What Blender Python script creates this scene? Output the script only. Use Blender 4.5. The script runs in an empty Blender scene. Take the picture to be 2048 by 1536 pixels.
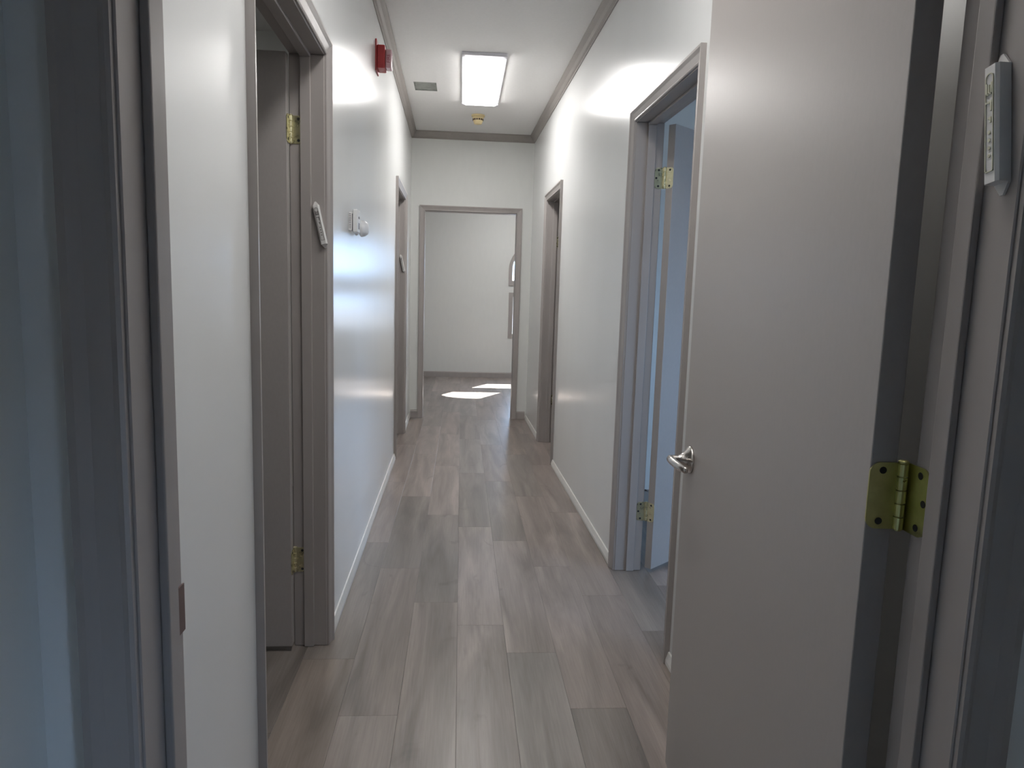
import bpy, bmesh, math, random
from mathutils import Vector, Matrix
C = bpy.context.scene.collection
sc = bpy.context.scene
PI = math.pi
random.seed(7)

# ------------------------------------------------------------------ camera, sky, sun, exposure
cd = bpy.data.cameras.new('camera'); cam = bpy.data.objects.new('camera', cd); C.objects.link(cam)
cd.sensor_width = 36.0; cd.lens = 1425.5 / 2048 * 36.0; cd.clip_start = 0.02
YAW, PITCH, ROLL, EYE = 0.0741, -0.1303, 0.0297, 1.29
fw = Vector((math.sin(YAW) * math.cos(PITCH), math.cos(YAW) * math.cos(PITCH), math.sin(PITCH)))
r0 = Vector((math.cos(YAW), -math.sin(YAW), 0)); u0 = r0.cross(fw)
rr = r0 * math.cos(ROLL) + u0 * math.sin(ROLL); uu = -r0 * math.sin(ROLL) + u0 * math.cos(ROLL)
cam.matrix_world = Matrix(((rr.x, uu.x, -fw.x, 0), (rr.y, uu.y, -fw.y, 0), (rr.z, uu.z, -fw.z, EYE), (0, 0, 0, 1)))
sc.camera = cam

SUN_TO = Vector((-0.53, -1.0, -0.928)).normalized()
w = bpy.data.worlds.new('sky'); sc.world = w; w.use_nodes = True
nt = w.node_tree; nt.nodes.clear()
out = nt.nodes.new('ShaderNodeOutputWorld'); bg = nt.nodes.new('ShaderNodeBackground')
bg.inputs['Color'].default_value = (0.45, 0.67, 1.0, 1)          # clear blue sky, even all round
bg.inputs['Strength'].default_value = 15.0
nt.links.new(bg.outputs[0], out.inputs[0])
sd = bpy.data.lights.new('sun', 'SUN'); sun = bpy.data.objects.new('sun', sd); C.objects.link(sun)
sd.energy = 60.0; sd.angle = 0.009; sd.color = (1.0, 0.97, 0.93)
sun.rotation_euler = SUN_TO.to_track_quat('-Z', 'Y').to_euler(); sun.location = (4, 14, 9)
LAMP = 24.0                       # radiance of the ceiling fixtures' diffusers
LAMP_NEAR = 16.0
FILL_BACK = 31.0  # strength of the added fill in the back room

vs = sc.view_settings
vs.view_transform = 'Standard'; vs.look = 'None'; vs.gamma = 1.0; vs.use_curve_mapping = False
vs.exposure = 0.0
sc.cycles.max_bounces = 14; sc.cycles.diffuse_bounces = 8; sc.cycles.glossy_bounces = 6
sc.cycles.transparent_max_bounces = 12
sc.cycles.sample_clamp_indirect = 8.0

# ------------------------------------------------------------------ materials
def mat(name, col, rough=0.5, metal=0.0, spec=0.5, emit=None, coat=0.0):
    m = bpy.data.materials.new(name); m.use_nodes = True
    b = m.node_tree.nodes['Principled BSDF']
    b.inputs['Base Color'].default_value = (*col, 1); b.inputs['Roughness'].default_value = rough
    b.inputs['Metallic'].default_value = metal; b.inputs['Specular IOR Level'].default_value = spec
    if coat: b.inputs['Coat Weight'].default_value = coat
    if emit:
        b.inputs['Emission Color'].default_value = (*emit[0], 1); b.inputs['Emission Strength'].default_value = emit[1]
    return m
def grain(m, scale=(1, 1, 1), nscale=30.0, var=0.06, bump=0.1, rvar=0.06, detail=4.0, dist=0.002):
    """mottles the colour a little and adds fine relief, in object space"""
    t = m.node_tree; b = t.nodes['Principled BSDF']
    tc = t.nodes.new('ShaderNodeTexCoord'); mp = t.nodes.new('ShaderNodeMapping'); mp.inputs['Scale'].default_value = scale
    nz = t.nodes.new('ShaderNodeTexNoise'); nz.inputs['Scale'].default_value = nscale; nz.inputs['Detail'].default_value = detail
    t.links.new(tc.outputs['Object'], mp.inputs[0]); t.links.new(mp.outputs[0], nz.inputs['Vector'])
    c = b.inputs['Base Color'].default_value[:3]
    rp = t.nodes.new('ShaderNodeMapRange'); rp.inputs[1].default_value = 0.25; rp.inputs[2].default_value = 0.75
    rp.inputs[3].default_value = 1 - var; rp.inputs[4].default_value = 1 + var
    t.links.new(nz.outputs[0], rp.inputs[0])
    mx = t.nodes.new('ShaderNodeVectorMath'); mx.operation = 'SCALE'; mx.inputs[0].default_value = c
    t.links.new(rp.outputs[0], mx.inputs['Scale']); t.links.new(mx.outputs[0], b.inputs['Base Color'])
    r = b.inputs['Roughness'].default_value
    rr_ = t.nodes.new('ShaderNodeMapRange'); rr_.inputs[1].default_value = 0.25; rr_.inputs[2].default_value = 0.75
    rr_.inputs[3].default_value = r - rvar; rr_.inputs[4].default_value = r + rvar
    t.links.new(nz.outputs[0], rr_.inputs[0]); t.links.new(rr_.outputs[0], b.inputs['Roughness'])
    if bump:
        bp = t.nodes.new('ShaderNodeBump'); bp.inputs['Strength'].default_value = bump; bp.inputs['Distance'].default_value = dist
        t.links.new(nz.outputs[0], bp.inputs['Height']); t.links.new(bp.outputs[0], b.inputs['Normal'])
    return m
M = {}
M['wall'] = grain(mat('white_wall_paint', (0.80, 0.81, 0.805), 0.22), (1, 1, 0.35), 5, 0.010, 0.0, 0.0, detail=1.0)
M['room'] = grain(mat('matt_wall_paint', (0.70, 0.71, 0.69), 0.5), (1, 1, 0.3), 22, 0.015, 0.08, 0.05)
M['ceil'] = grain(mat('ceiling_paint', (0.80, 0.79, 0.78), 0.75), (1, 1, 1), 60, 0.02, 0.15, 0.04)
M['trim'] = grain(mat('taupe_trim_paint', (0.365, 0.336, 0.321), 0.33), (1, 1, 0.15), 18, 0.05, 0.06, 0.05)
M['crown'] = grain(mat('taupe_crown_paint', (0.33, 0.305, 0.285), 0.6, spec=0.3), (1, 1, 1), 18, 0.04, 0.05, 0.05)
M['door'] = grain(mat('taupe_door_paint', (0.390, 0.363, 0.348), 0.36), (1, 1, 0.5), 120, 0.03, 0.10, 0.04, dist=0.001)
M['base'] = grain(mat('white_baseboard_paint', (0.70, 0.69, 0.66), 0.4), (1, 1, 1), 40, 0.04, 0.05, 0.05)
M['brass'] = grain(mat('yellow_zinc_hinge', (0.52, 0.50, 0.22), 0.34, 1.0), (1, 1, 1), 60, 0.12, 0.03, 0.08)
M['pale_brass'] = grain(mat('pale_brass_hinge', (0.72, 0.68, 0.46), 0.30, 1.0), (1, 1, 1), 60, 0.08, 0.03, 0.08)
M['nickel'] = grain(mat('satin_nickel', (0.62, 0.59, 0.56), 0.24, 1.0), (1, 1, 1), 90, 0.05, 0.03, 0.05)
M['bronze'] = grain(mat('aged_strike_metal', (0.20, 0.14, 0.13), 0.45, 0.6), (1, 1, 1), 90, 0.1, 0.05, 0.05)
M['hole'] = mat('dark_screw_recess', (0.02, 0.02, 0.018), 0.7)
M['plastic'] = grain(mat('white_plastic', (0.78, 0.77, 0.76), 0.38), (1, 1, 1), 90, 0.03, 0.03, 0.05)
M['ivory'] = grain(mat('ivory_plastic', (0.74, 0.72, 0.66), 0.42), (1, 1, 1), 90, 0.03, 0.03, 0.05)
M['beige'] = grain(mat('aged_beige_plastic', (0.66, 0.54, 0.30), 0.45), (1, 1, 1), 70, 0.06, 0.03, 0.05)
M['dark'] = mat('dark_vent', (0.10, 0.07, 0.045), 0.7)
M['slot'] = mat('grey_slot', (0.33, 0.31, 0.33), 0.7)
M['red'] = grain(mat('red_alarm_plastic', (0.36, 0.022, 0.026), 0.35), (1, 1, 1), 70, 0.06, 0.03, 0.05)
M['lens'] = grain(mat('clear_strobe_plastic', (0.62, 0.40, 0.43), 0.15), (1, 1, 1), 60, 0.08, 0.03, 0.05)
M['print'] = mat('dark_red_print', (0.22, 0.02, 0.03), 0.5)
M['frame'] = grain(mat('white_fixture_metal', (0.70, 0.69, 0.73), 0.4), (1, 1, 1), 80, 0.02, 0.02, 0.04)
M['board'] = grain(mat('bare_grey_board', (0.25, 0.26, 0.24), 0.8), (1, 1, 1), 22, 0.25, 0.3, 0.05)
M['rubber'] = mat('black_rubber', (0.02, 0.02, 0.02), 0.7)
M['mez'] = grain(mat('white_case_plastic', (0.74, 0.73, 0.72), 0.4), (1, 1, 1), 90, 0.03, 0.03, 0.05)
M['mezrelief'] = grain(mat('cream_relief_plastic', (0.66, 0.65, 0.52), 0.45), (1, 1, 1), 90, 0.05, 0.03, 0.05)
M['mezpanel'] = mat('pale_grey_panel', (0.66, 0.65, 0.64), 0.5); M['mezdark'] = mat('grey_relief', (0.20, 0.19, 0.185), 0.5)
M['ground'] = grain(mat('outdoor_paving', (0.13, 0.13, 0.13), 0.8), (1, 1, 1), 3, 0.15, 0.2, 0.05)
M['sash'] = grain(mat('white_sash_paint', (0.75, 0.75, 0.75), 0.4), (1, 1, 1), 60, 0.02, 0.03, 0.04)

def glow(name, strength):
    m = bpy.data.materials.new(name); m.use_nodes = True; t = m.node_tree; t.nodes.clear()
    o = t.nodes.new('ShaderNodeOutputMaterial'); e = t.nodes.new('ShaderNodeEmission')
    e.inputs[0].default_value = (1.0, 0.975, 0.95, 1); e.inputs[1].default_value = strength
    t.links.new(e.outputs[0], o.inputs[0]); return m
M['lamp'] = glow('lit_diffuser', LAMP); M['fill_back'] = glow('added_fill_back', FILL_BACK); M['fill_left'] = glow('added_fill_left', 5.0); M['lamp_near'] = glow('lit_diffuser_near', LAMP_NEAR)
def glass():
    m = bpy.data.materials.new('window_glass'); m.use_nodes = True; t = m.node_tree; t.nodes.clear()
    o = t.nodes.new('ShaderNodeOutputMaterial'); mx = t.nodes.new('ShaderNodeMixShader')
    tr = t.nodes.new('ShaderNodeBsdfTransparent'); gl = t.nodes.new('ShaderNodeBsdfGlossy'); gl.inputs['Roughness'].default_value = 0.02
    mx.inputs[0].default_value = 0.07
    t.links.new(tr.outputs[0], mx.inputs[1]); t.links.new(gl.outputs[0], mx.inputs[2])
    t.links.new(mx.outputs[0], o.inputs[0]); return m
M['glass'] = glass()
def wood():
    m = bpy.data.materials.new('grey_oak_vinyl'); m.use_nodes = True; t = m.node_tree; L = t.links
    b = t.nodes['Principled BSDF']; b.inputs['Specular IOR Level'].default_value = 0.5
    tc = t.nodes.new('ShaderNodeTexCoord'); oi = t.nodes.new('ShaderNodeObjectInfo')
    add = t.nodes.new('ShaderNodeVectorMath'); add.operation = 'ADD'
    sh = t.nodes.new('ShaderNodeVectorMath'); sh.operation = 'SCALE'; sh.inputs[0].default_value = (7.3, 3.1, 5.7)
    L.new(oi.outputs['Random'], sh.inputs['Scale']); L.new(tc.outputs['Object'], add.inputs[0]); L.new(sh.outputs[0], add.inputs[1])
    def noise(scale, s, det, dist=0.0):
        mp = t.nodes.new('ShaderNodeMapping'); mp.inputs['Scale'].default_value = scale
        n = t.nodes.new('ShaderNodeTexNoise'); n.inputs['Scale'].default_value = s; n.inputs['Detail'].default_value = det
        n.inputs['Distortion'].default_value = dist
        L.new(add.outputs[0], mp.inputs[0]); L.new(mp.outputs[0], n.inputs['Vector']); return n
    fine = noise((60, 2.2, 1), 3.0, 6, 0.2); broad = noise((9, 0.9, 1), 1.3, 3, 0.8); knot = noise((5, 2.5, 1), 1.6, 2, 1.5)
    ramp = t.nodes.new('ShaderNodeValToRGB')
    ramp.color_ramp.elements[0].position = 0.30; ramp.color_ramp.elements[0].color = (0.62, 0.61, 0.60, 1)
    ramp.color_ramp.elements[1].position = 0.72; ramp.color_ramp.elements[1].color = (1.16, 1.15, 1.14, 1)
    L.new(broad.outputs[0], ramp.inputs[0])
    rf = t.nodes.new('ShaderNodeMapRange'); rf.inputs[1].default_value = 0.3; rf.inputs[2].default_value = 0.7
    rf.inputs[3].default_value = 0.90; rf.inputs[4].default_value = 1.08; L.new(fine.outputs[0], rf.inputs[0])
    rk = t.nodes.new('ShaderNodeMapRange'); rk.inputs[1].default_value = 0.66; rk.inputs[2].default_value = 0.80
    rk.inputs[3].default_value = 1.0; rk.inputs[4].default_value = 0.72; L.new(knot.outputs[0], rk.inputs[0])
    def mul(a, bb):
        v = t.nodes.new('ShaderNodeVectorMath'); v.operation = 'MULTIPLY'; L.new(a, v.inputs[0]); L.new(bb, v.inputs[1]); return v.outputs[0]
    c = mul(oi.outputs['Color'], ramp.outputs[0]); c = mul(c, rf.outputs[0]); c = mul(c, rk.outputs[0])
    L.new(c, b.inputs['Base Color'])
    ro = t.nodes.new('ShaderNodeMapRange'); ro.inputs[3].default_value = 0.29; ro.inputs[4].default_value = 0.36
    L.new(fine.outputs[0], ro.inputs[0]); L.new(ro.outputs[0], b.inputs['Roughness'])
    bp = t.nodes.new('ShaderNodeBump'); bp.inputs['Strength'].default_value = 0.015; bp.inputs['Distance'].default_value = 0.001
    L.new(fine.outputs[0], bp.inputs['Height']); L.new(bp.outputs[0], b.inputs['Normal'])
    return m
M['wood'] = wood()

# ------------------------------------------------------------------ helpers
def finish(bm, name, m, parent=None, smooth=False, bevel=0.0, seg=2):
    bmesh.ops.remove_doubles(bm, verts=bm.verts, dist=1e-6)
    bmesh.ops.recalc_face_normals(bm, faces=bm.faces)
    me = bpy.data.meshes.new(name); bm.to_mesh(me); bm.free()
    me.materials.append(m)
    o = bpy.data.objects.new(name, me); C.objects.link(o)
    if parent: o.parent = parent
    if smooth:
        for p in me.polygons: p.use_smooth = True
    if bevel:
        md = o.modifiers.new('bevel', 'BEVEL'); md.width = bevel; md.segments = seg; md.limit_method = 'ANGLE'; md.angle_limit = 0.7
    return o
ident = lambda a, b, c: (a, b, c)
def box(bm, a0, a1, b0, b1, c0, c1, f=ident):
    v = [bm.verts.new(f(a, b, c)) for a in (a0, a1) for b in (b0, b1) for c in (c0, c1)]
    for q in ((0, 1, 3, 2), (4, 6, 7, 5), (0, 4, 5, 1), (2, 3, 7, 6), (0, 2, 6, 4), (1, 5, 7, 3)):
        bm.faces.new([v[i] for i in q])
def prism(bm, pts, h0, h1, f):
    """pts: outline (p,q); extruded from h0 to h1; f(p,q,h)"""
    n = len(pts); a = [bm.verts.new(f(p, q, h0)) for p, q in pts]; b = [bm.verts.new(f(p, q, h1)) for p, q in pts]
    bm.faces.new(a); bm.faces.new(b[::-1])
    for i in range(n): bm.faces.new((a[i], a[(i + 1) % n], b[(i + 1) % n], b[i]))
def lathe(bm, prof, f, n=24, cap=True):
    """prof: (radius, height) list; f(p,q,h)"""
    rings = [[bm.verts.new(f(r * math.cos(2 * PI * i / n), r * math.sin(2 * PI * i / n), h)) for i in range(n)] for r, h in prof]
    for a, b in zip(rings, rings[1:]):
        for i in range(n): bm.faces.new((a[i], a[(i + 1) % n], b[(i + 1) % n], b[i]))
    if cap: bm.faces.new(rings[0][::-1]); bm.faces.new(rings[-1])
def tube(bm, pts, rad, n=12):
    """tapered elliptical tube; rad: list of (rx, rz)"""
    rings = []
    for i, p in enumerate(pts):
        p = Vector(p); t = (Vector(pts[min(i + 1, len(pts) - 1)]) - Vector(pts[max(i - 1, 0)])).normalized()
        up = Vector((0, 0, 1)); s = t.cross(up).normalized(); up = s.cross(t)
        rings.append([bm.verts.new(p + s * rad[i][0] * math.cos(2 * PI * k / n) + up * rad[i][1] * math.sin(2 * PI * k / n)) for k in range(n)])
    for a, b in zip(rings, rings[1:]):
        for k in range(n): bm.faces.new((a[k], a[(k + 1) % n], b[(k + 1) % n], b[k]))
    bm.faces.new(rings[0][::-1]); bm.faces.new(rings[-1])
def rrect(w0, w1, h0, h1, r, corners=(1, 1, 1, 1), k=5):
    """rounded rectangle outline, corner flags: (w0h0, w1h0, w1h1, w0h1)"""
    P = []
    for (cx, cy, a0, on, px, py) in ((w0 + r, h0 + r, PI, corners[0], w0, h0), (w1 - r, h0 + r, 1.5 * PI, corners[1], w1, h0),
                                     (w1 - r, h1 - r, 0, corners[2], w1, h1), (w0 + r, h1 - r, 0.5 * PI, corners[3], w0, h1)):
        if on: P += [(cx + r * math.cos(a0 + 0.5 * PI * i / k), cy + r * math.sin(a0 + 0.5 * PI * i / k)) for i in range(k + 1)]
        else: P.append((px, py))
    return P
def empty(name, loc=(0, 0, 0)):
    o = bpy.data.objects.new(name, None); o.location = loc; o.empty_display_size = 0.05; C.objects.link(o); return o
def tag(o, label, cat=None, group=None, kind=None):
    o['label'] = label
    if cat: o['category'] = cat
    if group: o['group'] = group
    if kind: o['kind'] = kind
    return o
def struct(bm, name, m, label, cat):
    o = finish(bm, name, m); return tag(o, label, cat, kind='structure')

# ------------------------------------------------------------------ room shell
XL, SL, XR, SR = -0.4372, -0.0090, 0.7971, -0.0171       # corridor walls: x = XL + SL*y, XR + SR*y
YE = 7.091; ZC = 2.770; ZH = 2.03; T = 0.113
Y0, Y1 = 0.735, 0.848                                     # near doorway wall
OUTL, OUTR, YB, YR = -3.6, 4.6, 10.5, -3.0
def FL(u, d, z): return (XL + SL * u + d, u, z)          # left wall: u along it, d out of its face
def FR(u, d, z): return (XR + SR * u - d, u, z)
def FE(u, d, z): return (u, YE - d, z)                   # end wall, faces the camera
def FP(u, d, z): return (u, Y0 - d, z)                   # near doorway wall, faces the camera
def FPB(u, d, z): return (u, Y1 + d, z)
def FB(u, d, z): return (u, YB - d, z)
def FEB(u, d, z): return (u, YE + T + d, z)
J = 0.018                                                 # jamb board thickness
def wall_run(bm, f, u_start, u_end, depth, openings, z1=ZC):
    """openings: (u0,u1,z0,z1)"""
    u = u_start
    for (a, b, za, zb) in sorted(openings):
        box(bm, u, a, -depth, 0, 0, z1, f)
        box(bm, a, b, -depth, 0, zb, z1, f)
        if za > 0: box(bm, a, b, -depth, 0, 0, za, f)
        u = b
    box(bm, u, u_end, -depth, 0, 0, z1, f)
L1 = (1.627, 2.468); L2 = (5.37, 6.26); R1 = (2.375, 3.165); R2 = (5.24, 6.00)
EX = (-0.3647, 0.5238); PX = (-0.330, 0.585)
DR1 = 0.124
op = lambda o: (o[0] - J, o[1] + J, 0, ZH + J)
bm = bmesh.new(); wall_run(bm, FL, Y1, YE, T, [op(L1), op(L2)])
struct(bm, 'wall_left', M['wall'], 'glossy white left corridor wall with red alarm high up', 'wall')
bm = bmesh.new(); wall_run(bm, FR, Y1, YE, DR1, [op(R1), op(R2)])
struct(bm, 'wall_right', M['wall'], 'glossy white right corridor wall behind the open taupe door', 'wall')
bm = bmesh.new(); wall_run(bm, FE, OUTL, OUTR, T, [op(EX)])
struct(bm, 'wall_end', M['room'], 'white wall around the doorway at the far end of the corridor', 'wall')
bm = bmesh.new(); wall_run(bm, FP, -0.56, 0.92, T, [op(PX)])
struct(bm, 'wall_front', M['wall'], 'dim wall strip around the near doorway the picture is taken through', 'wall')
bm = bmesh.new(); box(bm, -0.56, -0.431, YR, Y0, 0, ZC)
struct(bm, 'wall_near_left', M['room'], 'bluish daylit wall at the far left edge, before the near doorway', 'wall')
# camera-side passage: a low window in its right wall lights it
NW = (-0.72, -0.28, 0.30, 1.20)
def FN(u, d, z): return (0.80 - d, u, z)
bm = bmesh.new(); wall_run(bm, FN, YR, Y0, 0.12, [NW])
struct(bm, 'wall_near_right', M['room'], 'windowed right wall of the passage behind the viewpoint', 'wall')
bm = bmesh.new(); box(bm, -0.56, 0.92, YR - 0.15, YR, 0, ZC)
struct(bm, 'wall_rear', M['room'], 'end wall of the passage behind the viewpoint', 'wall')
bm = bmesh.new(); prism(bm, [(0.92, 1.45), (1.60, 1.35), (1.60, 1.38), (0.92, 1.51)], -1.3, 0.6, lambda a, b, h: (a, h, b))
struct(bm, 'sunblocker', M['ground'], 'awning over the passage window, added unseen to keep direct sun out', 'sunblocker')  # invented, out of view: stops direct sun entering the passage
bm = bmesh.new(); prism(bm, [(4.75, 2.42), (5.75, 2.22), (5.75, 2.25), (4.75, 2.48)], 0.7, 4.4, lambda a, b, h: (a, h, b))
struct(bm, 'sunblocker', M['ground'], 'awning added unseen over the window of the first room on the right to block sun', 'sunblocker')  # invented, out of view: keeps the right room's daylight free of sun
# rooms left and right
def FLO(u, d, z): return (OUTL + d, u, z)
bm = bmesh.new(); wall_run(bm, FLO, Y0, YB + 0.15, 0.15, [])
struct(bm, 'wall_left_outer', M['room'], 'outer wall of the rooms on the left', 'wall')
RW = (1.15, 2.1, 0.75, 1.65); RN = (2.7, 4.2, 0.9, 2.1); BRW = (8.8, 9.3, 1.0, 1.5)
def FRO(u, d, z): return (OUTR - d, u, z)
bm = bmesh.new(); wall_run(bm, FRO, Y0, YB + 0.15, 0.15, [RW, BRW])
struct(bm, 'wall_right_outer', M['room'], 'outer wall of the rooms on the right', 'wall')
bm = bmesh.new(); box(bm, OUTL, -0.60, 4.55, 4.65, 0, ZC)
struct(bm, 'wall_left_divider', M['room'], 'wall between the two rooms on the left', 'wall')
bm = bmesh.new(); box(bm, 0.85, OUTR, 4.55, 4.65, 0, ZC)
struct(bm, 'wall_right_divider', M['room'], 'bluish wall seen through the gap beside the right open door', 'wall')
bm = bmesh.new(); box(bm, OUTL, -0.56, Y0, Y1, 0, ZC)
struct(bm, 'wall_left_near', M['room'], 'near wall of the first room on the left', 'wall')
def FRN(u, d, z): return (u, Y1 + T + d, z)
bm = bmesh.new(); wall_run(bm, FRN, 0.92, OUTR, T, [RN])
struct(bm, 'wall_right_near', M['room'], 'near wall of the first room on the right', 'wall')

# back wall with a quarter-arched window above a low window
AW = (0.735, 1.42, 1.43, 2.07)                            # arched opening
BW = (0.755, 1.42, 0.66, 1.20)                            # low opening
def arch(x0, x1, zs, z1, n=14):                          # quarter arch: springs at left, crown at right
    return [(x1 - (x1 - x0) * math.cos(0.5 * PI * i / n), zs + (z1 - zs) * math.sin(0.5 * PI * i / n)) for i in range(n + 1)]
ZS = 1.60
bm = bmesh.new()
box(bm, OUTL, AW[0], -0.15, 0, 0, ZC, FB); box(bm, AW[1], OUTR, -0.15, 0, 0, ZC, FB)
box(bm, AW[0], AW[1], -0.15, 0, 0, BW[2], FB); box(bm, AW[0], AW[1], -0.15, 0, BW[3], AW[2], FB)
box(bm, AW[0], AW[1], -0.15, 0, AW[3], ZC, FB)
ap = arch(AW[0], AW[1], ZS, AW[3])
for (p, q) in zip(ap, ap[1:]):
    prism(bm, [p, q, (q[0], AW[3]), (p[0], AW[3])] if q[0] < AW[1] - 1e-6 else [p, q, (p[0], AW[3])], -0.15, 0, lambda a, b, h: FB(a, h, b))
struct(bm, 'wall_back', M['room'], 'plain white back wall of the sunlit room beyond the end doorway', 'wall')

# ceiling with a torn rectangular hole in its board
HX, HY = (-0.378, -0.212), (5.447, 5.676)
bm = bmesh.new()
def ce(x0, x1, y0, y1): box(bm, x0, x1, y0, y1, ZC, ZC + 0.03)
ce(OUTL, HX[0], Y0, YB); ce(HX[1], OUTR, Y0, YB); ce(HX[0], HX[1], Y0, HY[0]); ce(HX[0], HX[1], HY[1], YB); ce(-0.56, 0.92, YR, Y0)
ceiling = struct(bm, 'ceiling', M['ceil'], 'white corridor ceiling with one lit panel', 'ceiling')
bm = bmesh.new(); box(bm, HX[0] + 0.0005, HX[1] - 0.0005, HY[0] + 0.0005, HY[1] - 0.0005, ZC + 0.007, ZC + 0.028)
p = finish(bm, 'backing_board', M['board'], ceiling); p['label'] = 'bare grey board showing through a rectangular hole in the ceiling'
for k in range(4):                                        # ragged paper edge of the cut
    bm = bmesh.new(); n = 9
    for i in range(n):
        t0, t1 = i / n, (i + 1) / n; wd = random.uniform(0.002, 0.010)
        if k < 2:
            ya = HY[k]; s = 1 if k == 0 else -1
            box(bm, HX[0] + (HX[1] - HX[0]) * t0, HX[0] + (HX[1] - HX[0]) * t1, ya, ya + s * wd, ZC + 0.001, ZC + 0.006)
        else:
            xa = HX[k - 2]; s = 1 if k == 2 else -1
            box(bm, xa, xa + s * wd, HY[0] + (HY[1] - HY[0]) * t0, HY[0] + (HY[1] - HY[0]) * t1, ZC + 0.001, ZC + 0.006)
    finish(bm, 'torn_edge', M['board'], ceiling)
bm = bmesh.new(); box(bm, OUTL - 0.15, OUTR + 0.15, Y0, YB + 0.15, ZC + 0.06, ZC + 0.20); box(bm, -0.6, 0.92, YR - 0.15, Y0, ZC + 0.06, ZC + 0.20)
struct(bm, 'roof', M['ground'], 'roof slab over the ceiling', 'roof')

# ------------------------------------------------------------------ floor: slab and planks
bm = bmesh.new(); box(bm, OUTL - 0.15, OUTR + 0.15, Y0, YB + 0.15, -0.25, -0.0065); box(bm, -0.6, 0.92, YR - 0.15, Y0, -0.25, -0.0065)
floor = struct(bm, 'floor', M['wood'], 'grey brown wood plank floor running down the corridor', 'floor')
floor.color = (0.25, 0.225, 0.21, 1)
PW, PL = 0.178, 1.155
offs = {-3: 0.45, -2: 0.80, -1: 0.062 + PL, 0: 0.88, 1: 0.515, 2: 0.31, 3: 0.095, 4: 0.902, 5: 0.578}
TONE = {'n': (0.228, 0.208, 0.197), 'd': (0.188, 0.177, 0.168), 'l': (0.250, 0.230, 0.219), 'w': (0.215, 0.194, 0.178), 'g': (0.212, 0.205, 0.197)}
known = {(2, 3): 'd', (2, 2): 'l', (2, 1): 'l', (1, 2): 'd', (1, 1): 'n', (3, 3): 'd', (3, 2): 'l', (4, 1): 'd', (0, 1): 'l', (0, 2): 'n',
         (-1, 2): 'd', (-1, 1): 'w', (-1, 0): 'w', (5, 2): 'n', (5, 1): 'w', (4, 2): 'n', (1, 3): 'l', (0, 3): 'd', (-2, 1): 'd', (-2, 2): 'd'}
def plank(x0, x1, y0, y1, col):
    g = 0.0002; e = 0.0007
    bm = bmesh.new(); cx, cy = 0.5 * (x0 + x1), 0.5 * (y0 + y1); hx, hy = 0.5 * (x1 - x0) - g, 0.5 * (y1 - y0) - g
    lv = [[bm.verts.new((sx * (hx - i), sy * (hy - i), z)) for sx, sy in ((-1, -1), (1, -1), (1, 1), (-1, 1))] for i, z in ((0, -0.006), (0, -e * 0.6), (e, 0.0))]
    for a, b in zip(lv, lv[1:]):
        for i in range(4): bm.faces.new((a[i], a[(i + 1) % 4], b[(i + 1) % 4], b[i]))
    bm.faces.new(lv[2]); bm.faces.new(lv[0][::-1])
    o = finish(bm, 'plank', M['wood'], floor); o.location = (cx, cy, 0); o.color = (*col, 1)
for c in range(-9, 13):
    x0 = 0.010 + (c - 2) * PW; x1 = x0 + PW
    ylo, yhi = Y1 + 0.002, 10.49
    if c < -3 or c > 7: ylo, yhi = (1.0, 4.5)
    if c < -3 and c > -9: ylo, yhi = 0.9, 10.49
    if c > 8 and c < 12: ylo, yhi = 1.0, 10.49
    off = offs.get(c, (c * 0.37) % 1.0 * PL)
    k = -2
    while True:
        a = off + k * PL; b = a + PL
        if a >= yhi: break
        ya, yb = max(a, ylo), min(b, yhi)
        if yb - ya > 0.02:
            idx = int(math.floor((0.5 * (a + b)) / PL))
            t = TONE[known.get((c, idx), random.choice('nnlgdwg'))]
            j = random.uniform(0.94, 1.06)
            plank(x0, x1, ya, yb, [v * j * cc for v, cc in zip(t, (1.36, 1.27, 1.23))])
        k += 1

# ------------------------------------------------------------------ outdoors
bm = bmesh.new(); box(bm, -60, 60, -60, 60, -0.6, -0.40)
struct(bm, 'ground', M['ground'], 'paved ground outside the building', 'ground')

# ------------------------------------------------------------------ crown moulding and baseboards
CP = [(0, 0), (0.045, 0), (0.045, -0.010), (0.036, -0.020), (0.026, -0.030), (0.016, -0.048), (0.006, -0.056), (0.006, -0.066), (0, -0.066)]
def crown(name, f, a, b, inset, label):
    bm = bmesh.new(); n = len(CP)
    v = [[bm.verts.new(f(u, d, ZC - 0.0005 + z)) for d, z in CP] for u in (0, 1)] if False else \
        [[bm.verts.new(f(a + d * inset[0], d, ZC - 0.0005 + z)) for d, z in CP], [bm.verts.new(f(b - d * inset[1], d, ZC - 0.0005 + z)) for d, z in CP]]
    bm.faces.new(v[0]); bm.faces.new(v[1][::-1])
    for i in range(n): bm.faces.new((v[0][i], v[0][(i + 1) % n], v[1][(i + 1) % n], v[1][i]))
    return struct(bm, name, M['crown'], label, 'trim')
crown('trim_1', FL, Y1, YE, (0, 1), 'taupe crown moulding along the top of the left corridor wall')
crown('trim_2', FR, Y1, YE, (0, 1), 'taupe crown moulding along the top of the right corridor wall')
crown('trim_3', FE, XL + SL * YE, XR + SR * YE, (1, 1), 'short taupe crown moulding above the end doorway')
BP = [(0, 0), (0.014, 0), (0.014, 0.014), (0.010, 0.026), (0.005, 0.042), (0, 0.044)]
def baseboard(name, f, runs, prof, m, label):
    bm = bmesh.new(); n = len(prof)
    for a, b in runs:
        v = [[bm.verts.new(f(u, d, z + 0.0005)) for d, z in prof] for u in (a, b)]
        bm.faces.new(v[0]); bm.faces.new(v[1][::-1])
        for i in range(n): bm.faces.new((v[0][i], v[0][(i + 1) % n], v[1][(i + 1) % n], v[1][i]))
    return struct(bm, name, m, label, 'baseboard')
CW = 0.053
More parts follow.
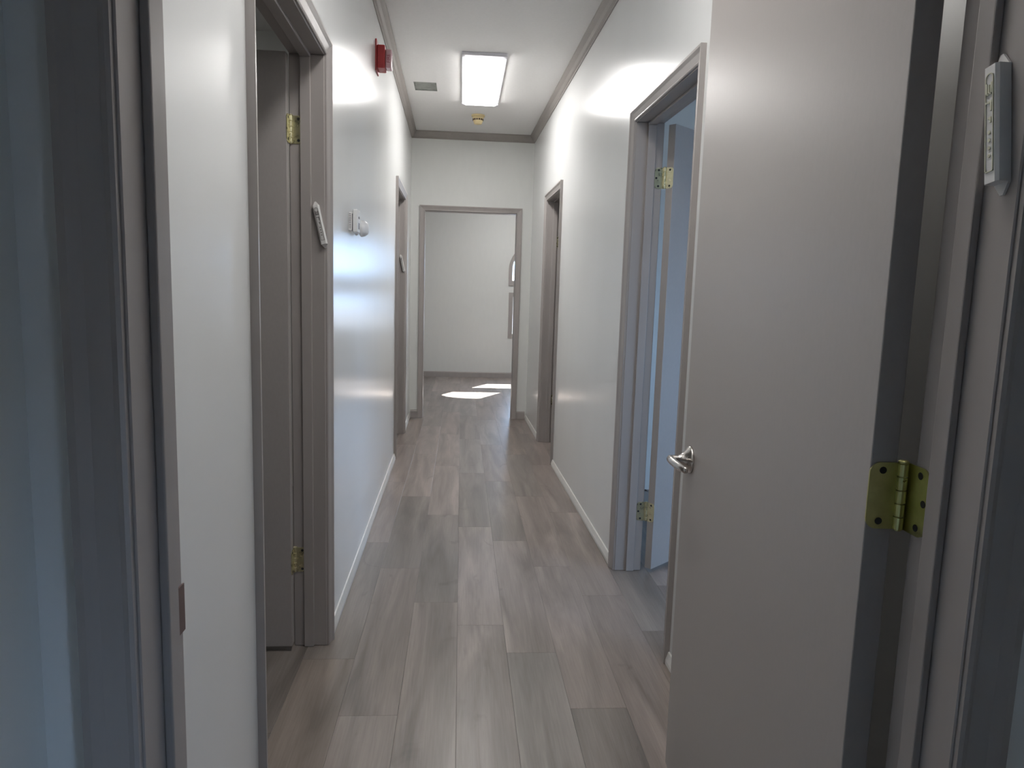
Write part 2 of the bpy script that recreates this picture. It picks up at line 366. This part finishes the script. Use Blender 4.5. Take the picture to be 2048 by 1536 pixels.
baseboard('baseboard_left', FL, [(Y1, L1[0] - CW), (L1[1] + CW, L2[0] - CW), (L2[1] + CW, YE)], BP, M['base'], 'low white baseboard along the left corridor wall')
baseboard('baseboard_right', FR, [(Y1, R1[0] - CW), (R1[1] + CW, R2[0] - CW), (R2[1] + CW, YE)], BP, M['base'], 'low white baseboard along the right corridor wall')
TP = [(0, 0), (0.012, 0), (0.012, 0.066), (0.008, 0.078), (0, 0.080)]
baseboard('baseboard_end', FE, [(XL + SL * YE + 0.015, EX[0] - CW), (EX[1] + CW, XR + SR * YE - 0.015)], TP, M['trim'], 'two short taupe baseboard pieces beside the end doorway')
baseboard('baseboard_back', FB, [(OUTL, OUTR)], TP, M['trim'], 'long taupe baseboard along the back wall of the sunlit room')

# ------------------------------------------------------------------ door frames
KP = [(0, 0), (0, 0.0065), (0.004, 0.009), (0.010, 0.0075), (0.030, 0.0135), (0.042, 0.0195), (0.050, 0.0195), (0.050, 0)]   # casing profile (across, out)
def casing(f, u0_, u1_, zt, parent, rev=0.003):
    a, b, z = u0_ - rev, u1_ + rev, zt + rev; n = len(KP)
    def strip(name, P0, P1):
        bm = bmesh.new()
        v0 = [bm.verts.new(f(*P0(t, d))) for t, d in KP]; v1 = [bm.verts.new(f(*P1(t, d))) for t, d in KP]
        bm.faces.new(v0); bm.faces.new(v1[::-1])
        for i in range(n): bm.faces.new((v0[i], v0[(i + 1) % n], v1[(i + 1) % n], v1[i]))
        finish(bm, name, M['trim'], parent)
    strip('casing_side', lambda t, d: (a - t, d, 0.001), lambda t, d: (a - t, d, z + t))
    strip('casing_side', lambda t, d: (b + t, d, 0.001), lambda t, d: (b + t, d, z + t))
    strip('casing_head', lambda t, d: (a - t, d, z + t), lambda t, d: (b + t, d, z + t))
def doorframe(name, f, o, depth, stop, label, fback=None, zt=ZH):
    root = empty(name, f(0.5 * (o[0] + o[1]), -0.5 * depth, 0)); tag(root, label, 'door frame', kind='structure')
    inv = Matrix.Translation(-root.location)
    g = lambda u, d, z: inv @ Vector(f(u, d, z))
    a, b = o
    for (x, y) in ((a - J + 0.0005, a), (b, b + J - 0.0005)):
        bm = bmesh.new(); box(bm, x, y, -depth, 0, 0.001, zt, g); finish(bm, 'jamb', M['trim'], root, bevel=0.0015, seg=1)
    bm = bmesh.new(); box(bm, a - J + 0.0005, b + J - 0.0005, -depth, 0, zt, zt + J - 0.0005, g); finish(bm, 'jamb_head', M['trim'], root, bevel=0.0015, seg=1)
    if stop:
        s0, s1 = stop
        for (x, y) in ((a, a + 0.0105), (b - 0.0105, b)):
            bm = bmesh.new(); box(bm, x, y, s0, s1, 0.001, zt - 0.0105, g); finish(bm, 'stop', M['trim'], root, bevel=0.002, seg=2)
        bm = bmesh.new(); box(bm, a, b, s0, s1, zt - 0.0105, zt, g); finish(bm, 'stop_head', M['trim'], root, bevel=0.002, seg=2)
    casing(g, a, b, zt, root)
    if fback:
        g2 = lambda u, d, z: inv @ Vector(fback(u, d, z)); casing(g2, a, b, zt, root)
    return root
doorframe('trim_4', FL, L1, T, (-0.077, -0.043), 'taupe frame of the first doorway on the left wall')
doorframe('trim_5', FL, L2, T, (-0.077, -0.043), 'taupe frame of the narrow-looking farther doorway on the left wall')
doorframe('trim_6', FR, R1, DR1, (-0.088, -0.052), 'taupe frame of the nearer doorway on the right wall')
doorframe('trim_7', FR, R2, DR1, (-0.088, -0.052), 'taupe frame of the farther doorway on the right wall')
doorframe('trim_8', FE, EX, T, None, 'taupe frame of the open doorway at the end of the corridor', fback=FEB)
near = doorframe('trim_9', FP, PX, Y1 - Y0, (-0.078, -0.050), 'dark shaded frame of the near doorway, with mezuzah on its right side')
# corridor-side casing of the near doorway, and strike plate on its left jamb
nloc = near.location.copy()
casing(lambda u, d, z: Vector(FPB(u, d, z)) - nloc, PX[0], PX[1], ZH, near)
bm = bmesh.new()
box(bm, PX[0], PX[0] + 0.0018, Y1 - 0.034, Y1 + 0.003, 0.868, 0.927)
prism(bm, [(Y1 + 0.001, PX[0] + 0.0018), (Y1 + 0.005, PX[0] + 0.0010), (Y1 + 0.005, PX[0] - 0.0015), (Y1 + 0.001, PX[0])], 0.871, 0.924, lambda p_, q_, h: (q_, p_, h))
o = finish(bm, 'strike_plate', M['bronze'], near); o.location = -nloc; o['label'] = 'brown metal strike plate on the left jamb edge'

# ------------------------------------------------------------------ doors
def hinge(root, z, a0, b0, a1, b1, joff, m):
    """knuckle on the pivot axis; one plate on the door edge, one on the jamb. a0/b0: along / through the closed leaf, a1/b1: opened"""
    h = 0.089; r = 0.0065
    hn = empty('hinge'); hn.parent = root; hn.location = (0, 0, z)
    bm = bmesh.new()
    for k in range(5):
        za = -h / 2 + k * h / 5 + 0.0006; zb = za + h / 5 - 0.0012
        lathe(bm, [(r * 0.9, za), (r, za + 0.0006), (r, zb - 0.0006), (r * 0.9, zb)], ident, 16)
    finish(bm, 'knuckle', m, hn)
    bm = bmesh.new(); lathe(bm, [(0.0045, -h / 2 - 0.001), (0.0045, h / 2), (0.0068, h / 2 + 0.0002), (0.0068, h / 2 + 0.0025), (0.004, h / 2 + 0.004)], ident, 16)
    finish(bm, 'pin', m, hn)
    for which, wv, nv, base in (('door', b1, -a1, a1 * 0.0042), ('jamb', b0, a0, -a0 * (joff - 0.0002))):
        f = lambda p_, q_, t, wv=wv, nv=nv, base=base: base + wv * p_ + nv * t + Vector((0, 0, q_))
        bm = bmesh.new(); prism(bm, rrect(0.0, 0.042, -h / 2, h / 2, 0.014, (0, 1, 1, 0)), 0.0, 0.0022, f)
        finish(bm, 'hinge_leaf', m, hn)
        for i, (pp, qq) in enumerate(((0.025, 0.034), (0.035, 0.0), (0.025, -0.034))):
            bm = bmesh.new(); lathe(bm, [(0.0048, 0.0020), (0.0048, 0.0025), (0.0032, 0.0027)], lambda a_, b_, t: f(pp + a_, qq + b_, t), 12)
            finish(bm, 'screw', M['hole'] if not (which == 'door' and i == 1) else m, hn)
    return hn
def door(name, pivot, rot, ang, width, mirror, label, hz, hm, joff, th=0.035):
    """rot: direction of the closed leaf from its pivot; ang: opening angle (signed); mirror=+1 when the leaf's thickness lies
    to the left of the closed direction turned by +90 deg"""
    root = empty(name, (pivot[0], pivot[1], 0)); tag(root, label, 'door', kind='structure')
    a = Vector((math.cos(rot + ang), math.sin(rot + ang), 0)); b = Vector((-a.y, a.x, 0)) * mirror
    F = lambda s, t, z: a * s + b * t + Vector((0, 0, z))
    t0, t1 = 0.006, 0.006 + th
    bm = bmesh.new(); box(bm, 0.004, width, t0, t1, 0.020, 2.022, F); finish(bm, 'door_leaf', M['door'], root, bevel=0.0015, seg=2)
    zl = 0.884
    for side in (1, -1):
        tf = t1 if side == 1 else t0
        lv = empty('lever_handle'); lv.parent = root; lv.location = F(width - 0.062, tf, zl)
        G = lambda s, q, t: a * s + b * (side * t) + Vector((0, 0, q))
        bm = bmesh.new(); lathe(bm, [(0.0345, 0.0), (0.0345, 0.003), (0.032, 0.006), (0.024, 0.011), (0.017, 0.018), (0.0125, 0.026), (0.0105, 0.034), (0.0105, 0.047), (0.009, 0.052)], G, 28)
        finish(bm, 'rose', M['nickel'], lv, smooth=True)
        bm = bmesh.new()
        pts = [G(0.010, 0, 0.048), G(0.0, 0.0005, 0.0505), G(-0.022, 0.0, 0.051), G(-0.050, -0.001, 0.049), (G(-0.078, -0.002, 0.045)), G(-0.100, -0.003, 0.039), G(-0.106, -0.003, 0.037)]
        tube(bm, pts, [(0.007, 0.008), (0.0095, 0.0105), (0.009, 0.0105), (0.008, 0.010), (0.007, 0.0095), (0.0062, 0.0085), (0.004, 0.006)], 14)
        finish(bm, 'lever', M['nickel'], lv, smooth=True)
    bm = bmesh.new(); prism(bm, rrect(t0 + 0.005, t1 - 0.005, zl - 0.028, zl + 0.028, 0.006), width, width + 0.0012, lambda p_, q_, h: F(h, p_, q_))
    finish(bm, 'latch_plate', M['nickel'], root)
    bm = bmesh.new(); prism(bm, [(t0 + 0.012, width), (t0 + 0.024, width), (t0 + 0.024, width + 0.003), (t0 + 0.012, width + 0.009)], zl - 0.009, zl + 0.009, lambda p_, q_, h: F(q_, p_, h))
    finish(bm, 'latch_bolt', M['nickel'], root)
    a0 = Vector((math.cos(rot), math.sin(rot), 0)); b0 = Vector((-a0.y, a0.x, 0)) * mirror
    for z in hz: hinge(root, z, a0, b0, a, b, joff, hm)
    return root
# near door: hinged on the right jamb, swung into the corridor
door('door_1', (0.5755, 0.863), PI, math.radians(-93.1), 0.906, 1, 'large open taupe door at right with a nickel lever handle', (0.22, 1.039, 1.80), M['brass'], 0.0095)
door('door_2', (XL + SL * 2.468 - T + 0.005, 2.4655), -PI / 2, math.radians(-90), 0.83, 1, 'taupe door standing open inside the first left doorway', (0.324, 1.791), M['pale_brass'], 0.0025)
door('door_3', (0.8765, 3.1565), -PI / 2, math.radians(131), 0.78, -1, 'taupe door swung wide open inside the nearer right doorway', (0.289, 1.797), M['pale_brass'], 0.0085)
door('door_4', (XR + SR * 6.0 + DR1 - 0.005, 5.9975), -PI / 2, math.radians(90), 0.75, -1, 'taupe door open inside the farther right doorway', (0.37, 1.70), M['pale_brass'], 0.0025)
door('door_5', (XL + SL * 6.26 - T + 0.005, 6.2575), -PI / 2, math.radians(-90), 0.88, 1, 'taupe door open inside the farther left doorway', (0.324, 1.791), M['pale_brass'], 0.0025)

# ------------------------------------------------------------------ windows
def rect_window(name, f, o, label, depth=0.15, mull=1):
    u0_, u1_, z0, z1 = o
    root = empty(name, f(0.5 * (u0_ + u1_), -depth / 2, z0)); tag(root, label, 'window', kind='structure')
    g = lambda u, d, z: Vector(f(u, d, z)) - root.location
    bm = bmesh.new(); cw = 0.06
    for (a, b, c, d_) in ((u0_ - cw, u1_ + cw, z1, z1 + cw), (u0_ - cw, u1_ + cw, z0 - cw, z0), (u0_ - cw, u0_, z0, z1), (u1_, u1_ + cw, z0, z1)):
        box(bm, a, b, 0.0005, 0.018, c, d_, g)
    finish(bm, 'casing', M['trim'], root)
    bm = bmesh.new(); s = 0.035
    for (a, b, c, d_) in ((u0_, u1_, z1 - s, z1), (u0_, u1_, z0, z0 + s), (u0_, u0_ + s, z0 + s, z1 - s), (u1_ - s, u1_, z0 + s, z1 - s)):
        box(bm, a, b, -depth + 0.03, -depth + 0.07, c, d_, g)
    for k in range(mull):
        zz = z0 + (z1 - z0) * (k + 1) / (mull + 1); box(bm, u0_ + s, u1_ - s, -depth + 0.035, -depth + 0.065, zz - 0.018, zz + 0.018, g)
    finish(bm, 'sash', M['sash'], root)
    bm = bmesh.new(); box(bm, u0_ + s, u1_ - s, -depth + 0.048, -depth + 0.052, z0 + s, z1 - s, g); finish(bm, 'pane', M['glass'], root)
    ld = bpy.data.lights.new('window_portal', 'AREA'); ld.shape = 'RECTANGLE'
    lo = bpy.data.objects.new('window_portal', ld); C.objects.link(lo)
    c0 = Vector(f(0.5 * (u0_ + u1_), -depth - 0.01, 0.5 * (z0 + z1))); nrm = (Vector(f(u0_, 1, z0)) - Vector(f(u0_, 0, z0))).normalized()
    ld.size = u1_ - u0_; ld.size_y = z1 - z0; ld.cycles.is_portal = True
    lo.location = c0; lo.rotation_euler = nrm.to_track_quat('-Z', 'Z').to_euler()
    return root
rect_window('window_3', FN, NW, 'low window behind the viewpoint', depth=0.12)
rect_window('window_5', FRO, RW, 'window of the first room on the right')
rect_window('added_window_4', FRN, RN, 'added second window brightening the first room on the right', depth=T)  # added opening, out of view, to lift the divider wall's brightness
rect_window('added_window_6', FRO, BRW, 'added right window brightening the sunlit back room')  # added opening, out of view, for more light in the back room
rect_window('window_2', FB, BW, 'low taupe framed window on the back wall, half hidden by the door frame', mull=0)
# arched window
root = empty('window_1', FB(0.5 * (AW[0] + AW[1]), -0.075, AW[2])); tag(root, 'quarter arched taupe framed window on the back wall, mostly hidden by the door frame', 'window', kind='structure')
g = lambda u, d, z: Vector(FB(u, d, z)) - root.location
def aring(x0, x1, zb, zs, zt, cw, d0, d1, name, m, cb=None):
    cb = cw if cb is None else cb
    inner = [(x0, zb)] + arch(x0, x1, zs, zt) + [(x1, zb)]
    outer = [(x0 - cw, zb - cb)] + arch(x0 - cw, x1 + (cw if cw > 0 else cw), zs, zt + cw) + [(x1 + cw, zb - cb)]
    bm = bmesh.new(); n = len(inner)
    for i in range(n):
        j = (i + 1) % n
        q = [bm.verts.new(g(p_[0], d, p_[1])) for d in (d0, d1) for p_ in (inner[i], inner[j], outer[j], outer[i])]
        for fidx in ((0, 1, 2, 3), (7, 6, 5, 4), (0, 4, 5, 1), (2, 6, 7, 3)): bm.faces.new([q[k] for k in fidx])
    finish(bm, name, m, root)
aring(AW[0], AW[1], AW[2], ZS, AW[3], 0.05, 0.0005, 0.02, 'casing', M['trim'], 0.068)
s = 0.012
aring(AW[0] + s, AW[1] - s, AW[2] + s, ZS, AW[3] - s, s, -0.12, -0.08, 'sash', M['sash'])
bm = bmesh.new(); prism(bm, [(AW[0] + s, AW[2] + s)] + arch(AW[0] + s, AW[1] - s, ZS, AW[3] - s) + [(AW[1] - s, AW[2] + s)], -0.102, -0.098, lambda a, b, h: g(a, h, b))
finish(bm, 'pane', M['glass'], root)

# ------------------------------------------------------------------ ceiling fixtures
def fixture(y0, y1, label, m, x0=-0.026, x1=0.262):
    t = empty('ceiling_light', (0.5 * (x0 + x1), 0.5 * (y0 + y1), ZC)); tag(t, label, 'ceiling light')
    hx, hy = 0.5 * (x1 - x0), 0.5 * (y1 - y0)
    bm = bmesh.new()
    for (a, b, c, d) in ((-hx, hx, -hy, -hy + 0.05), (-hx, hx, hy - 0.05, hy), (-hx, -hx + 0.012, -hy + 0.05, hy - 0.05), (hx - 0.012, hx, -hy + 0.05, hy - 0.05)):
        box(bm, a, b, c, d, -0.021 if b - a > 0.1 else -0.012, -0.0005)
    box(bm, -hx + 0.012, hx - 0.012, -hy + 0.05, hy - 0.05, -0.008, -0.0005)
    finish(bm, 'housing', M['frame'], t, bevel=0.003)
    bm = bmesh.new(); P = [(-hx + 0.013, -0.009), (-hx + 0.012, -0.020), (-hx + 0.03, -0.030), (hx - 0.03, -0.030), (hx - 0.012, -0.020), (hx - 0.013, -0.009)]
    prism(bm, P, -hy + 0.052, hy - 0.052, lambda p_, q_, h: (p_, h, q_)); finish(bm, 'diffuser', m, t)
fixture(4.715, 5.965, 'lit rectangular white panel light on the corridor ceiling', M['lamp'])
fixture(1.05, 2.30, 'second rectangular panel light, overhead above the open door', M['lamp_near'])
fixture(8.30, 9.55, 'added fill light on the ceiling of the room beyond the end doorway', M['fill_back'], 0.6, 0.888)  # unseen fixture added to brighten the back room
fixture(3.0, 4.2, 'added fill light on the ceiling of the first room on the left', M['fill_left'], -2.1, -1.812)  # unseen fixture added for weak neutral light in the left room

# smoke detector
t = tag(empty('smoke_detector', (0.113, 6.36, ZC)), 'yellowed beige smoke detector on the ceiling just past the lit panel', 'smoke detector')
dn = lambda a, b, h: (a, b, -h)
bm = bmesh.new(); lathe(bm, [(0.058, 0.0005), (0.058, 0.010), (0.054, 0.014)], dn, 32); finish(bm, 'base_plate', M['beige'], t, smooth=False)
bm = bmesh.new(); lathe(bm, [(0.050, 0.014), (0.046, 0.032), (0.042, 0.046), (0.036, 0.066), (0.030, 0.074), (0.012, 0.077)], dn, 32); finish(bm, 'sensor_body', M['beige'], t, smooth=True)
for k in range(14):
    a = 2 * PI * k / 14; bm = bmesh.new()
    ca, sa = math.cos(a), math.sin(a)
    box(bm, 0.0425, 0.0470, -0.007, 0.007, 0.033, 0.046, lambda p_, q_, h: (ca * p_ - sa * q_, sa * p_ + ca * q_, -h)); finish(bm, 'vent', M['dark'], t)

# fire alarm on the left wall
ay = 4.005; t = tag(empty('fire_alarm', FL(ay, 0, 2.49)), 'red fire alarm horn strobe high on the left corridor wall', 'fire alarm')
al = lambda u, d, z: (d + SL * u, u, z)
bm = bmesh.new(); prism(bm, rrect(-0.060, 0.060, -0.079, 0.079, 0.006), 0.0006, 0.008, lambda p_, q_, h: al(p_, h, q_)); finish(bm, 'mounting_plate', M['red'], t, bevel=0.001)
bm = bmesh.new(); box(bm, -0.052, 0.050, 0.008, 0.050, -0.064, 0.052, al); finish(bm, 'horn_body', M['red'], t, bevel=0.006, seg=3)
bm = bmesh.new()
for k in range(6): box(bm, -0.03, 0.03, 0.0495, 0.0508, -0.06 + k * 0.006, -0.057 + k * 0.006, al)
finish(bm, 'grille', M['print'], t)
bm = bmesh.new(); box(bm, -0.034, 0.034, 0.050, 0.083, -0.058, 0.036, al); lens = finish(bm, 'strobe_lens', M['lens'], t, bevel=0.007, seg=3); lens['label'] = 'pinkish clear strobe lens'
def lettering(body, size, parent, at_, rows, m):
    """flat raised lettering as a mesh; rows: 3x3 rotation rows"""
    tx = bpy.data.curves.new('text', 'FONT'); tx.body = body; tx.size = size; tx.align_x = 'CENTER'; tx.align_y = 'CENTER'; tx.extrude = 0.0003
    to = bpy.data.objects.new('text', tx); C.objects.link(to)
    me = bpy.data.meshes.new_from_object(to.evaluated_get(bpy.context.evaluated_depsgraph_get()))
    bpy.data.objects.remove(to); bpy.data.curves.remove(tx)
    me.materials.clear(); me.materials.append(m)
    o = bpy.data.objects.new('lettering', me); C.objects.link(o); o.parent = parent
    o.location = at_; o.rotation_euler = Matrix(rows).to_euler(); return o
lettering('FIRE', 0.024, t, al(-0.0344, 0.067, -0.011), ((0, -1, 0), (0, 0, -1), (1, 0, 0)), M['print'])

# thermostat and round sensor on the left wall
t = tag(empty('thermostat', FL(3.035, 0, 1.552)), 'small white vented thermostat box on the left wall', 'thermostat')
bm = bmesh.new(); box(bm, -0.036, 0.036, 0.0005, 0.014, -0.038, 0.035, al); finish(bm, 'wall_base', M['plastic'], t, bevel=0.002)
bm = bmesh.new(); box(bm, -0.030, 0.030, 0.014, 0.018, -0.034, 0.030, al); finish(bm, 'shadow_gap', M['slot'], t)
bm = bmesh.new(); box(bm, -0.039, 0.041, 0.018, 0.037, -0.045, 0.047, al); finish(bm, 'cover', M['plastic'], t, bevel=0.004, seg=3)
for k in range(9):
    bm = bmesh.new(); box(bm, -0.0366, -0.0355, 0.003, 0.011, -0.030 + k * 0.007, -0.0265 + k * 0.007, al); finish(bm, 'vent_slot', M['slot'], t)
bm = bmesh.new(); box(bm, -0.005, 0.015, 0.0365, 0.0395, 0.012, 0.020, al); finish(bm, 'set_lever', M['slot'], t)
bm = bmesh.new(); box(bm, -0.006, 0.024, 0.0365, 0.0378, -0.030, -0.005, al); finish(bm, 'dial_window', M['slot'], t)
t = tag(empty('wall_sensor', FL(3.225, 0, 1.540)), 'small white rounded wall knob just past the vented thermostat', 'sensor')
rt = lambda a, b, h: (h + SL * a, a, b)
bm = bmesh.new(); lathe(bm, [(0.030, 0.0005), (0.030, 0.006), (0.027, 0.010)], rt, 28); finish(bm, 'back_plate', M['plastic'], t)
bm = bmesh.new(); lathe(bm, [(0.020, 0.010), (0.034, 0.020), (0.036, 0.026), (0.033, 0.040), (0.024, 0.052), (0.010, 0.056)], rt, 28); finish(bm, 'dome', M['plastic'], t, smooth=True)

# ------------------------------------------------------------------ mezuzahs
def mezuzah(loc, nrm, tilt, label, relief, wd=0.021, dp=0.017, ln=0.128):
    """nrm: direction the case faces; tilt: turn about nrm"""
    nrm = Vector(nrm).normalized(); z = Vector((0, 0, 1)); s = z.cross(nrm)          # s: to the case's left-right
    up = (z * math.cos(tilt) + s * math.sin(tilt)).normalized(); s = up.cross(nrm)
    t = tag(empty('mezuzah', loc), label, 'mezuzah', 'mezuzahs on the door posts')
    F = lambda p_, q_, h: s * p_ + up * q_ + nrm * h
    h2, w2 = ln / 2, wd / 2
    bm = bmesh.new(); prism(bm, [(-w2, -h2), (-0.0022, -h2 - 0.013), (0.0022, -h2 - 0.013), (w2, -h2), (w2, h2), (0.0022, h2 + 0.013), (-0.0022, h2 + 0.013), (-w2, h2)], 0.0006, 0.0035, F)
    finish(bm, 'back_plate', M['mez'], t)
    bm = bmesh.new()
    P = [(-w2, 0.0035), (w2, 0.0035), (w2, dp - 0.003), (w2 - 0.003, dp), (-w2 + 0.003, dp), (-w2, dp - 0.003)]
    prism(bm, P, -h2, h2, lambda p_, q_, h: F(p_, h, q_)); finish(bm, 'case', M['mez'], t)
    bm = bmesh.new(); box(bm, -w2 + 0.005, w2 - 0.005, -h2 + 0.012, h2 - 0.010, dp - 0.001, dp + 0.0002, F); finish(bm, 'face_panel', M['mezpanel'], t)
    # raised border with an arched top
    bm = bmesh.new(); iw = w2 - 0.0045; e = 0.0012
    box(bm, -iw, -iw + e, -h2 + 0.012, h2 - 0.014, dp - 0.0002, dp + 0.0012, F); box(bm, iw - e, iw, -h2 + 0.012, h2 - 0.014, dp - 0.0002, dp + 0.0012, F)
    box(bm, -iw, iw, -h2 + 0.012, -h2 + 0.012 + e, dp - 0.0002, dp + 0.0012, F)
    n = 8
    for i in range(n):
        a0, a1 = PI * i / n, PI * (i + 1) / n
        q = [(r_ * math.cos(a_), h2 - 0.014 + r_ * math.sin(a_)) for a_, r_ in ((a0, iw), (a1, iw), (a1, iw - e), (a0, iw - e))]
        prism(bm, q, dp - 0.0002, dp + 0.0012, F)
    finish(bm, 'border', relief, t)
    # letters down the face: shin, dalet, yod
    def strokes(rects, name='letter'):
        bm = bmesh.new()
        for a, b, c, d in rects: box(bm, a, b, c, d, dp - 0.0002, dp + 0.0015, F)
        finish(bm, name, relief, t)
    b = 0.0045; c0 = h2 - 0.032
    strokes([(-b, b, c0, c0 + 0.0018), (-b, -b + 0.0018, c0, c0 + 0.013), (-0.0009, 0.0009, c0, c0 + 0.011), (b - 0.0018, b, c0, c0 + 0.013)])
    c0 -= 0.018
    strokes([(-b, b, c0 + 0.009, c0 + 0.0112), (b - 0.0025, b - 0.0005, c0, c0 + 0.009)])
    c0 -= 0.013
    strokes([(-0.001, 0.003, c0 + 0.004, c0 + 0.0065), (0.0012, 0.003, c0, c0 + 0.004)])
    for k in range(4):
        zc_ = c0 - 0.010 - k * 0.0085
        bm = bmesh.new(); lathe(bm, [(0.0022, dp - 0.0002), (0.0020, dp + 0.0012)], lambda a_, b_, h: F(a_, zc_ + b_, h), 10); finish(bm, 'dot', relief, t)
    return t
mezuzah((PX[1], 0.7655, 1.484), (-1, 0, 0), math.radians(-8.5), 'large white mezuzah case on the near dark door post at right', M['mezrelief'])
mezuzah((-0.4735, L1[1], 1.488), (0, -1, 0), math.radians(-12.5), 'white mezuzah case tilted on the first left door post', M['mezdark'])
mezuzah((-0.5105, L2[1], 1.493), (0, -1, 0), math.radians(-12.5), 'small white mezuzah on the farther left door post', M['mezdark'])
